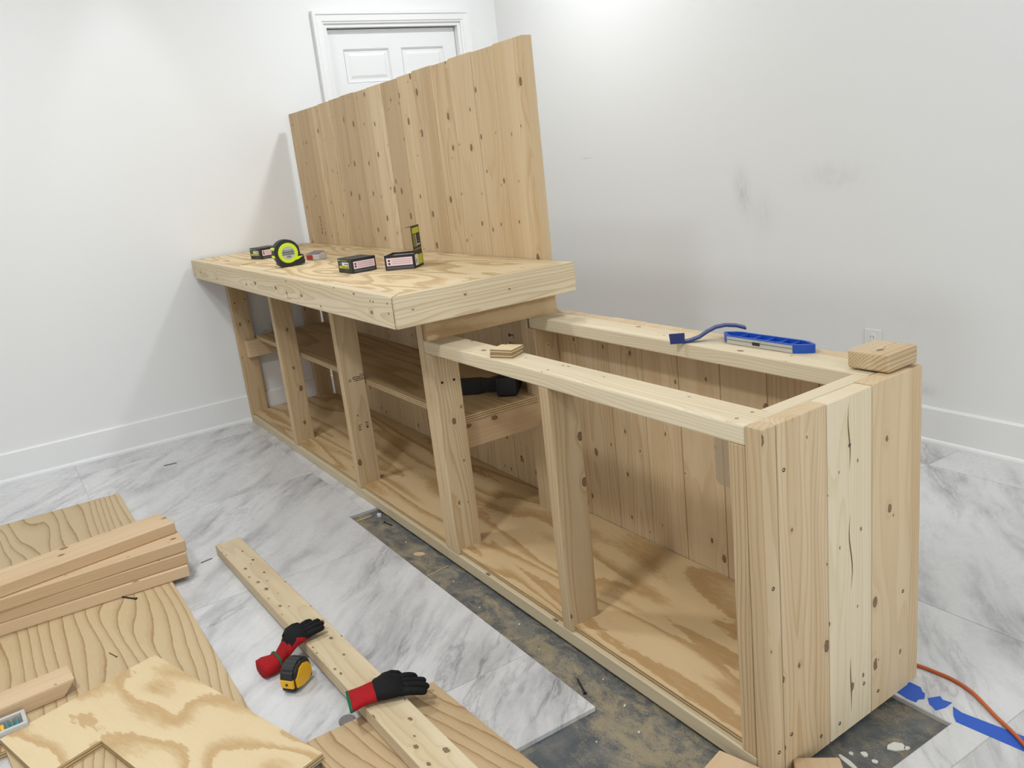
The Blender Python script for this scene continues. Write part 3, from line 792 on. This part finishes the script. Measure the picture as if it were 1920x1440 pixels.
# pry bar: a bent steel strip with an upturned end
pb = thing('pry_bar', 'dark blue flat pry bar on the back rail', 'pry bar', TR(-22.9, 15.05, ZL, R(50)))
prof = [(-.3, .12), (.1, .12), (.4, .14), (.7, .2), (1.5, .45), (2.3, .95), (3.1, 1.3), (4.0, 1.42), (5.0, 1.3), (5.9, 1.0)]
wid = [.45, .45, .45, .45, .45, .45, .45, .45, .5, .55]
MB().loft([[(-1.35 - .1 * k, -.5 - .12 * k, .02 + k * 1.05), (.05, -.5 - .12 * k, .02 + k * 1.05), (.05, -.36 - .12 * k, .02 + k * 1.05), (-1.35 - .1 * k, -.36 - .12 * k, .02 + k * 1.05)] for k in (0, 1)]).build('claw_plate', BLUE_DK, None, pb)
tp = .1
secs = []
for (a, z), w_ in zip(prof, wid): secs.append((a, z, w_))
mb = MB(); sl = []
for k, (a, z, w_) in enumerate(secs):
    p0 = prof[max(k-1, 0)]; p1 = prof[min(k+1, len(prof)-1)]
    d_ = Vector((p1[0]-p0[0], p1[1]-p0[1])).normalized(); nx, nz = -d_.y * tp, d_.x * tp
    sl.append([(a - nx, -w_, z - nz), (a - nx, w_, z - nz), (a + nx, w_, z + nz), (a + nx, -w_, z + nz)])
for q in sl:
    pass
mb.loft([[(x, y, max(z, .0)) for x, y, z in q] for q in sl])
mb.build('bar', BLUE_DK, None, pb)
MB().tube([(-.6, -.2, .05), (-.5, .1, .7), (-.3, .3, 1.3)], .07, 6).build('nail', BRASS, None, pb)

# blue torpedo level lying on its side, open cells on top
lv = thing('torpedo_level', 'bright blue and silver torpedo level lying on the back rail', 'level', TR(-15.2, 17.95, ZL, R(1.5)))
HL, WL, TL = 5.0, .95, .78
sh_ = [(-HL - .1, .05), (-HL + .5, -.5), (-HL + 1.2, -.9), (HL - 1.2, -.9), (HL - .4, -.45), (HL + .2, .1), (HL + .15, .3), (HL - .9, .85), (HL - 1.5, .95), (-HL + 1.5, .95), (-HL + .9, .85), (-HL - .1, .25)]
MB().prism(sh_, 0, .38).build('body', BLUE, None, lv)
rim = [(x * .93, y * .78) for x, y in sh_]
n_ = len(sh_)
mb = MB()
mb.add([(x, y, .38) for x, y in sh_] + [(x, y, TL) for x, y in sh_] + [(x, y, .38) for x, y in rim] + [(x, y, TL) for x, y in rim],
       [f for i in range(n_) for j in [(i + 1) % n_] for f in ((i, j, n_ + j, n_ + i), (2*n_ + j, 2*n_ + i, 3*n_ + i, 3*n_ + j), (n_ + i, n_ + j, 3*n_ + j, 3*n_ + i))])
mb.build('rim', BLUE, None, lv)
for x in (-2.7, -1.1, .4, 1.9, 3.2):
    MB().box((x - .06, -.72, .3), (x + .06, .75, TL - .08)).build('rib', BLUE, None, lv)
al = MB().box((-HL + 1.2, -1.0, .03), (HL - 1.3, -.86, .7))
al.build('aluminium_edge', ALU, None, lv)
MB().box((-HL + 1.2, -1.02, .4), (HL - 1.3, -.99, .45)).build('edge_groove', GREY_INK, None, lv)
MB().box((-.75, -1.03, .2), (.1, -1.0, .5)).build('brand_plate', DARK_INK, None, lv)

# black tool on the shelf: block-shaped foot, grip and long body
bt = thing('nail_gun', 'black power tool lying on its side on the plywood shelf', 'power tool', TR(-57.6, 11.3, 18.12, R(50)))
MB().bbox((-3.2, -1.0, .02), (-.1, 1.0, 1.9), .15).build('battery', BLACK_TOOL, None, bt)
MB().loft([[(x, y * w_, .25 + (z + 1) * h_) for y, z in ((-1, -1), (1, -1), (1, 1), (-1, 1))] for x, w_, h_ in ((-.3, .85, .8), (.8, .65, .75), (2.2, .7, .9), (3.0, 1.0, 1.2))]).build('grip', BLACK_TOOL, None, bt)
MB().bbox((2.3, -3.2, .02), (5.0, 2.4, 2.7), .35, 3).build('motor_housing', BLACK_TOOL, None, bt)
MB().bbox((2.9, 2.2, .3), (4.5, 3.8, 2.0), .2).build('nose', BLACK_TOOL, None, bt)
MB().tube([(1.0, .75, 1.1), (1.5, 1.1, 1.1), (2.2, 1.2, 1.1)], .2, 8).build('trigger', BLACK_TOOL, None, bt)

# ------------------------------------------------------------------ timber on the floor
def loose(name, label, cat, dims, M, mat, bev=.13, group=None, seg=3):
    h = [d / 2 for d in dims]
    return tag(MB().bbox([-k for k in h], h, bev, seg).build(name, mat, M), label, cat, group)
# big plywood sheet (grain across the room)
BP = [(-112.6, -30.1), (-30.5, -29.4), (-30.2, -47.2), (-46.2, -49.3), (-46.4, -82), (-112.9, -82)]
c0 = (-75.0, -55.0)
mb = MB().prism([(x - c0[0], y - c0[1]) for x, y in BP], 0, .7, 0, 1)
tag(mb.build('plywood_sheet', [PLY_SHEET, PLY_EDGE], TR(c0[0], c0[1], .008)), 'large plywood sheet lying on the tiles under the stacked boards', 'plywood')
# stacked 2x6 boards: four courses
Z0 = .72
def stacked(p_front, p_far, w_, z, lab, ln, mat=PINE_WARM):
    """front edge runs from the visible end p_front towards p_far"""
    a = Vector(p_front); d = (Vector(p_far) - a).normalized(); nrm = Vector((d.y, -d.x))
    if nrm.x > 0: nrm = -nrm
    c = a + d * ln / 2 + nrm * w_ / 2
    return loose('pine_board', lab, 'board', (ln, w_, 1.5), TR(c.x, c.y, z + .75, math.atan2(d.y, d.x)), mat, .13, 'stacked pine boards')
stacked((-70.5, -27.5), (-71.2, -49), 5.5, Z0, 'pine board at the bottom of the stack on the plywood sheet', 48)
stacked((-71.0, -27.3), (-71.3, -48.5), 5.5, Z0 + 1.51, 'second pine board from the bottom of the stack on the plywood sheet', 48)
stacked((-71.5, -27.1), (-71.0, -48.2), 5.4, Z0 + 3.02, 'third pine board from the bottom of the stack on the plywood sheet', 48)
stacked((-74.9, -27.4), (-71.4, -47.5), 5.2, Z0 + 4.53, 'topmost pine board, set askew on the stack on the plywood sheet', 48)
# short block with a bevelled end
bp_ = [(-5.5, .0), (5.2, .0), (6.5, 1.5), (-5.5, 1.5)]
mb = MB()
vsr = [(x, -1.75, z) for x, z in bp_] + [(x, 1.75, z) for x, z in bp_]
bm = bmesh.new(); vv = [bm.verts.new(v) for v in vsr]
for f in ((0, 1, 2, 3), (7, 6, 5, 4), (0, 4, 5, 1), (1, 5, 6, 2), (2, 6, 7, 3), (3, 7, 4, 0)): bm.faces.new([vv[i] for i in f])
bmesh.ops.bevel(bm, geom=bm.edges[:], offset=.1, segments=2, affect='EDGES'); bm.verts.index_update()
mb.add([v.co for v in bm.verts], [[v.index for v in f.verts] for f in bm.faces]); bm.free()
tag(mb.build('pine_offcut', PINE_WARM, TR(-53.0, -49.2, .72, R(96))), 'short pine offcut with one slanted end beside the plastic bit case', 'wood block')
# notched plywood offcut on top of the sheet
A_ = Vector((-52.3, -35.0)); B_ = Vector((-25.1, -26.4)); v1 = (B_ - A_).normalized(); v2 = Vector((v1.y, -v1.x))
def L2(p): q = Vector(p) - A_; return (q.dot(v1), q.dot(v2))
nx_, ny_ = L2((-40.4, -41.8))
poly = [(0, 0), ((B_ - A_).length, 0), ((B_ - A_).length, ny_), (nx_, ny_), (nx_ + .3, 15.4), (.3, 15.4)]
cc = (15, 6)
tag(MB().prism([(a - cc[0], -(b - cc[1])) for a, b in poly], 0, .68, 0, 1).build('plywood_offcut', [PLY_OFF, PLY_EDGE],
    Matrix.Translation((A_.x + v1.x * cc[0] + v2.x * cc[1], A_.y + v1.y * cc[0] + v2.y * cc[1], .722)) @ Matrix.Rotation(math.atan2(v1.y, v1.x), 4, 'Z')), 'notched plywood offcut with swirling grain lying on the big sheet', 'plywood')
# plywood board under the long two-by-four
P4 = [(-28.4, -26.9), (-28.7, -14.1), (-2.0, -12.2), (-1.5, -25.0)]
tag(MB().prism([(x + 15, y + 20) for x, y in P4], 0, .68, 0, 1).build('plywood_board', [PLY_BOARD, PLY_EDGE], TR(-15, -20, .008)), 'small plywood piece underneath the long two-by-four', 'plywood')
# long two-by-four, far end on the tiles, near end resting on the plywood
a = Vector((-75.9, -21.2, .0)); b = Vector((-3.0, -19.0, .0))
d = (b - a); ln = d.length; c = (a + b) / 2
pit = math.atan2(.72, 47.5)
Ml = Matrix.Translation((a.x, a.y, .0)) @ Matrix.Rotation(math.atan2(d.y, d.x), 4, 'Z') @ Matrix.Rotation(-pit, 4, 'Y') @ Matrix.Translation((ln / 2, 0, .77))
tag(MB().bbox((-ln/2, -1.75, -.75), (ln/2, 1.75, .75), .13, 3).build('two_by_four', PINE_KNOTTY, Ml), 'long pine two-by-four lying across the tiles under a work glove', 'board')
# scraps at the bottom edge of the view, on the bare concrete
ZC = -.41
loose('pine_scrap', 'flat pine scrap on the concrete before the counter front', 'wood block', (9, 3.5, 1.5), TR(-1.6, -4.9, ZC + .76, R(-75)), PINE_WARM, .12)
loose('pine_scrap', 'flat pine scrap leaning at the foot of the counter end', 'wood block', (8, 3.5, 1.5), TR(3.9, 1.3, ZC + .76, R(-40)), PINE_WARM, .12)

# ------------------------------------------------------------------ plastic bit case
bc = thing('bit_case', 'clear plastic case of coloured driver bits beside the short pine offcut', 'case', TR(-48.9, -50.2, .722, R(94)))
mb = MB()
for lo, hi in (((-4, -1.35, .0), (3, -1.0, 1.15)), ((-4, 1.0, .0), (3, 1.35, 1.15)), ((-4, -1.0, 0), (-3.6, 1.0, 1.15)), ((2.6, -1.0, 0), (3, 1.0, 1.15)), ((-3.6, -1, 0), (2.6, 1, .12))):
    mb.bbox(lo, hi, .1, 2)
mb.build('shell', FROST, None, bc)
for k in range(14):
    x = -3.3 + k * .42
    m_ = [TEAL, TEAL, TEAL, YELLOW, YELLOW, DARKSTEEL, TEAL][(13 - k) % 7] if k > 6 else TEAL
    MB().bbox((x - .17, -.95, .45), (x + .17, .25, 1.0), .05, 1).build('bit_sleeve', m_, None, bc)
    MB().tube([(x, .2, .8), (x, .95, .8)], .1, 6).build('bit', STEEL if k % 3 else BRASS, None, bc)

# ------------------------------------------------------------------ gloves
def glove(label, M, bend, palm_mat, back=False, roll=False):
    t_ = thing('work_glove', label, 'glove', M, 'work gloves')
    def B(x, y, z):
        return (x, y, max(z + bend(x, y), -3))
    def ring(x, hw, ht, n=20, yc=0.0, zc=None, p=.8):
        zc = ht if zc is None else zc
        out = []
        for i in range(n):
            a_ = 2 * math.pi * i / n
            ca, sa = math.cos(a_), math.sin(a_)
            wr = 1 + .05 * math.sin(5 * a_ + x * 2)
            out.append(B(x, yc + hw * math.copysign(abs(ca) ** p, ca) * wr, zc + ht * math.copysign(abs(sa) ** p, sa) * wr))
        return out
    cuff = MB()
    if roll:
        sec = [(-1.35, 1.3, .7), (-1.25, 1.65, .95), (-.4, 1.72, 1.0), (.6, 1.62, .95), (1.05, 1.58, .9), (1.1, 1.3, .7), (2.9, 1.45, .65)]
    else:
        sec = [(-.15, 1.75, .45), (.3, 1.62, .5), (1.2, 1.42, .58), (2.2, 1.4, .62), (3.0, 1.5, .62)]
    cuff.loft([ring(*q) for q in sec])
    cuff.build('cuff', RED_F, None, t_, True)
    hx, hw, ht = (1.08, 1.62, .92) if roll else (-.15, 1.78, .47)
    hem = MB()
    rp_ = [Vector(q) for q in ring(hx, hw, ht, 20)]
    hem.loft([[ (v - Vector((dx, 0, 0)) - Vector((0, 0, ht)) ) * 1.0 + Vector((0, 0, ht)) for v in rp_] for dx in (.14, -.14)])
    hem.build('hem', GREEN_F, None, t_, True)
    pal = MB()
    pal.loft([ring(x, hw, ht, yc=yc) for x, hw, ht, yc in ((2.2, 1.2, .5, 0), (2.6, 1.5, .68, 0), (3.4, 1.72, .82, .05), (4.4, 1.8, .8, .05), (5.2, 1.72, .62, 0), (5.7, 1.55, .42, 0))])
    pal.build('palm', palm_mat, None, t_, True)
    if back:
        MB().loft([ring(x, hw, ht, yc=yc, zc=zc) for x, hw, ht, yc, zc in ((1.9, .9, .5, -.35, .6), (2.6, 1.15, .7, -.45, .62), (3.6, 1.3, .82, -.5, .6), (4.6, 1.3, .7, -.5, .55), (5.5, 1.0, .4, -.5, .5))]).build('back', RED_F, None, t_, True)
    fs = [(-1.28, 2.1, -.28), (-.45, 2.55, -.1), (.4, 2.45, .06), (1.2, 1.75, .2)]
    for k, (y0, ln_, sp_) in enumerate(fs):
        pts = [B(4.9, y0 * .95, .55)]
        for q in (.3, .6, .85, 1.0):
            pts.append(B(5.3 + ln_ * q, y0 + sp_ * q, .55 - .12 * q + (.22 * math.sin(q * 3) if k % 2 else .12)))
        e_ = pts[-1]; pts.append((e_[0] + .2, e_[1], e_[2] - .04))
        MB().tube(pts, [.46, .45, .42, .40, .34, .14], 10).build('finger', BLACK_F, None, t_, True)
    pts = [B(3.2, 1.2, .7), B(3.9, 1.75, .8), B(4.7, 2.0, .75), B(5.4, 1.95, .65), B(5.7, 1.9, .6)]
    MB().tube(pts, [.55, .5, .45, .38, .15], 10).build('thumb', BLACK_F, None, t_, True)
    if back:
        MB().box((1.5, -.5, 1.36), (1.9, -.1, 1.4)).build('size_tag', WHITE_INK, None, t_)
    return t_
# flat over the long two-by-four: cuff sags off its side, fingers reach the plywood
glove('red-cuffed black work glove draped over the long two-by-four', TR(-28.4, -22.3, 2.4, R(76)) @ Matrix.Scale(.88, 4),
      lambda x, y: -.012 * max(0, 1.5 - x) * 12 - .22 * max(0, x - 5.0), BLACK_F)
glove('red work glove with rolled cuff lying on the tiles behind the yellow tape measure', TR(-42.6, -25.7, .04, R(96)) @ Matrix.Scale(.78, 4),
      lambda x, y: 2.7 * min(1, max(0, (x - .7) / 2.8)) ** 1.15 + .12 * max(0, x - 3.6), BLACK_F, True, True)

# yellow and black tape measure on the tiles
ym = TR(-38.5, -24.2, .03, R(128), 0, 0)
yt = thing('tape_measure', 'yellow and black tape measure on the tiles beside the red glove', 'tape measure', ym)
yb = [(-1.55, .15), (1.45, .1), (1.6, .5), (1.62, 1.3), (1.35, 2.2), (.8, 2.75), (0, 2.95), (-.8, 2.8), (-1.4, 2.3), (-1.65, 1.5), (-1.7, .5)]
def pr(poly, y0, y1, name, mat, bev=.12):
    bm = bmesh.new()
    lo_ = [bm.verts.new((x, y0, z)) for x, z in poly]; hi_ = [bm.verts.new((x, y1, z)) for x, z in poly]
    n = len(poly)
    bm.faces.new(lo_); bm.faces.new(hi_[::-1])
    for i in range(n): bm.faces.new([lo_[i], hi_[i], hi_[(i+1) % n], lo_[(i+1) % n]])
    if bev: bmesh.ops.bevel(bm, geom=bm.edges[:], offset=bev, segments=2, affect='EDGES')
    bm.verts.index_update()
    m2 = MB().add([v.co for v in bm.verts], [[v.index for v in f.verts] for f in bm.faces]); bm.free()
    return m2.build(name, mat, None, yt)
pr(yb, -.85, .85, 'case', BLK_GREY, .22)
pr([(-1.72, .62), (-1.2, .6), (-1.25, 1.55), (-1.68, 1.45)], -.72, .72, 'yellow_front', YELLOW, .06)
for s_ in (-1, 1):
    pr([(-1.35, .55), (-.4, .25), (.6, .25), (1.25, .7), (1.3, 1.4), (.9, 2.1), (.2, 2.4), (-.5, 2.3), (-1.0, 1.6), (-1.4, 1.5)], s_ * .8 if s_ > 0 else -.98, .98 if s_ > 0 else -.8, 'yellow_side', YELLOW, .06)
MB().box((-1.76, -.12, .95), (-1.70, .1, 1.15)).build('blade_slot', DARK_INK, None, yt)

# ------------------------------------------------------------------ small scraps
wood_screw('screw', 'black screw lying on the plywood sheet before the stack', (-69.0, -34.4, .72), 215, 2.6, .09, DARKSTEEL)
wood_screw('nail', 'thin bent nail lying on the plywood sheet near the notched offcut', (-56.2, -38.4, .72), 200, 1.7, .04, DARKSTEEL, None, 'nail')
wood_screw('nail', 'thin nail on the tiles beside the board stack', (-75.0, -25.2, .02), 100, 1.6, .045, DARKSTEEL, None, 'nail')
wood_screw('screw', 'dark screw on the concrete strip by its far corner', (-68.9, -1.0, ZC + .01), 10, 2.0, .09, DARKSTEEL)
wood_screw('screw', 'dark screw on the concrete by the broken tile corner', (-18.9, -3.5, ZC + .01), 160, 2.6, .09, DARKSTEEL)
wood_screw('nail', 'thin dark nail on the tiles near the far wall', (-123.5, -20.8, .02), 80, 2.3, .06, DARKSTEEL, None, 'nail')
def chip(name, label, cat, p, size, rz, mat, tilt=0, group=None):
    n = 7; mb = MB(); rr = random.Random(label + str(p))
    pts = [(size[0] * math.cos(2*math.pi*i/n) * rr.uniform(.7, 1.1), size[1] * math.sin(2*math.pi*i/n) * rr.uniform(.7, 1.1)) for i in range(n)]
    mb.prism(pts, 0, size[2])
    return tag(mb.build(name, mat, TR(*p, R(rz), 0, R(tilt))), label, cat, group)
chip('wood_chip', 'tan wood chip on the concrete strip', 'wood chip', (-56.2, -2.0, ZC + .01), (.9, .55, .12), 40, PINE_WARM)
tag(MB().bbox((-2.0, -.05, 0), (2.0, .05, .1), .02, 1).build('splinter', PINE_WARM, TR(-50.2, -2.6, ZC + .01, R(100))), 'long thin wood splinter across the concrete strip', 'wood chip')
tag(MB().bbox((-1.2, -.1, 0), (1.2, .1, .12), .02, 1).build('splinter', PINE_WARM, TR(-72.6, -2.6, ZC + .01, R(95))), 'short wood splinter at the far corner of the concrete strip', 'wood chip')
chip('plaster_chip', 'white plaster lump at the far end of the concrete strip', 'plaster chip', (-71.8, -.6, ZC + .01), (.45, .35, .35), 10, PLASTER)
for k, (x, y, sx, sy, rz) in enumerate(((3.0, 10.9, .5, .9, 150), (1.6, 6.6, .25, 1.1, 80), (1.9, 8.3, .35, .3, 0), (2.9, 8.2, .3, .25, 30), (3.6, 11.3, .3, .25, 60), (1.2, 7.6, .2, .2, 0))):
    chip('plaster_chip', ('largest torn white chip on the concrete beside the counter end', 'long narrow white chip nearest the counter end corner', 'small squarish white chip between the long and the largest chip', 'small white chip nearest the bottom edge of the view', 'small white chip beside the largest chip towards the blue tape', 'tiniest white chip close to the counter end planks')[k], 'plaster chip', (x, y, ZC + .01), (sx, sy, .1), rz, PLASTER, 0, 'chips beside the counter end')
for k, (x, y) in enumerate(((-19.4, -.9), (-13.0, -6.8), (-9.8, -9.0), (-27.6, -2.6), (-39, -2.9), (-46.5, -2.1), (-60.8, -1.6), (-33, -1.5), (-15.1, -1.9), (-11.6, -3.3))):
    chip('plaster_chip', 'tiny white crumb on the concrete along the counter front', 'plaster chip', (x, y, ZC + .01), (.07 + .012 * k, .1, .08), 37 * k, PLASTER, 0, 'crumbs along the counter front')
tag(MB().lathe([(.75, 0), (.75, .2), (.7, .25), (.02, .25)], 20).build('felt_pad', FELT, TR(-29.6, -22.6, .015)), 'round grey felt pad on the tiles by the long two-by-four', 'pad')

# torn painter's tape and extension cord
def tape(poly, label):
    c_ = (sum(p[0] for p in poly) / len(poly), sum(p[1] for p in poly) / len(poly))
    return tag(MB().prism([(x - c_[0], y - c_[1]) for x, y in poly], 0, .02).build('masking_tape', TAPE, TR(c_[0], c_[1], .004)), label, 'tape', 'blue masking tape')
tape([(-1.2, 16.5), (-.8, 18.5), (.2, 18.5), (.6, 18.1), (.9, 18.0), (1.3, 17.3), (1.0, 16.9), (1.1, 16.4), (.4, 16.3)], 'torn blue tape piece touching the counter corner')
tape([(1.4, 17.6), (1.9, 18.6), (2.3, 18.3), (3.0, 18.5), (3.0, 17.5), (2.7, 16.6), (2.2, 16.9), (1.9, 17.0)], 'small torn blue tape piece between two larger ones')
tape([(3.3, 18.1), (4.2, 17.9), (14, 19.6), (15, 17.6), (4.5, 16.5), (4.0, 17.0), (3.8, 17.3)], 'long blue tape strip beside the orange cord')
cp = [(-40, 30, .17), (-24, 26.5, .17), (-10, 22.3, .17), (-3.5, 20.9, .17), (-.5, 21.1, .17), (1.5, 21.2, .17), (3.5, 20.7, .17), (6.2, 19.2, .17), (9.2, 17.6, .17), (14, 14, .17), (22, 9, .17), (40, 4, .17)]
def catmull(P, k=8):
    P = [Vector(p) for p in P]; out = []
    for i in range(len(P) - 1):
        p0, p1, p2, p3 = P[max(i-1, 0)], P[i], P[i+1], P[min(i+2, len(P)-1)]
        for q in range(k):
            t_ = q / k
            out.append(.5 * ((2*p1) + (p2-p0)*t_ + (2*p0-5*p1+4*p2-p3)*t_*t_ + (3*p1-p0-3*p2+p3)*t_**3))
    return out + [P[-1]]
tag(MB().tube(catmull(cp), .16, 8).build('extension_cord', CORD, None, None, True), 'orange extension cord curving over the tiles past the counter end', 'cord')
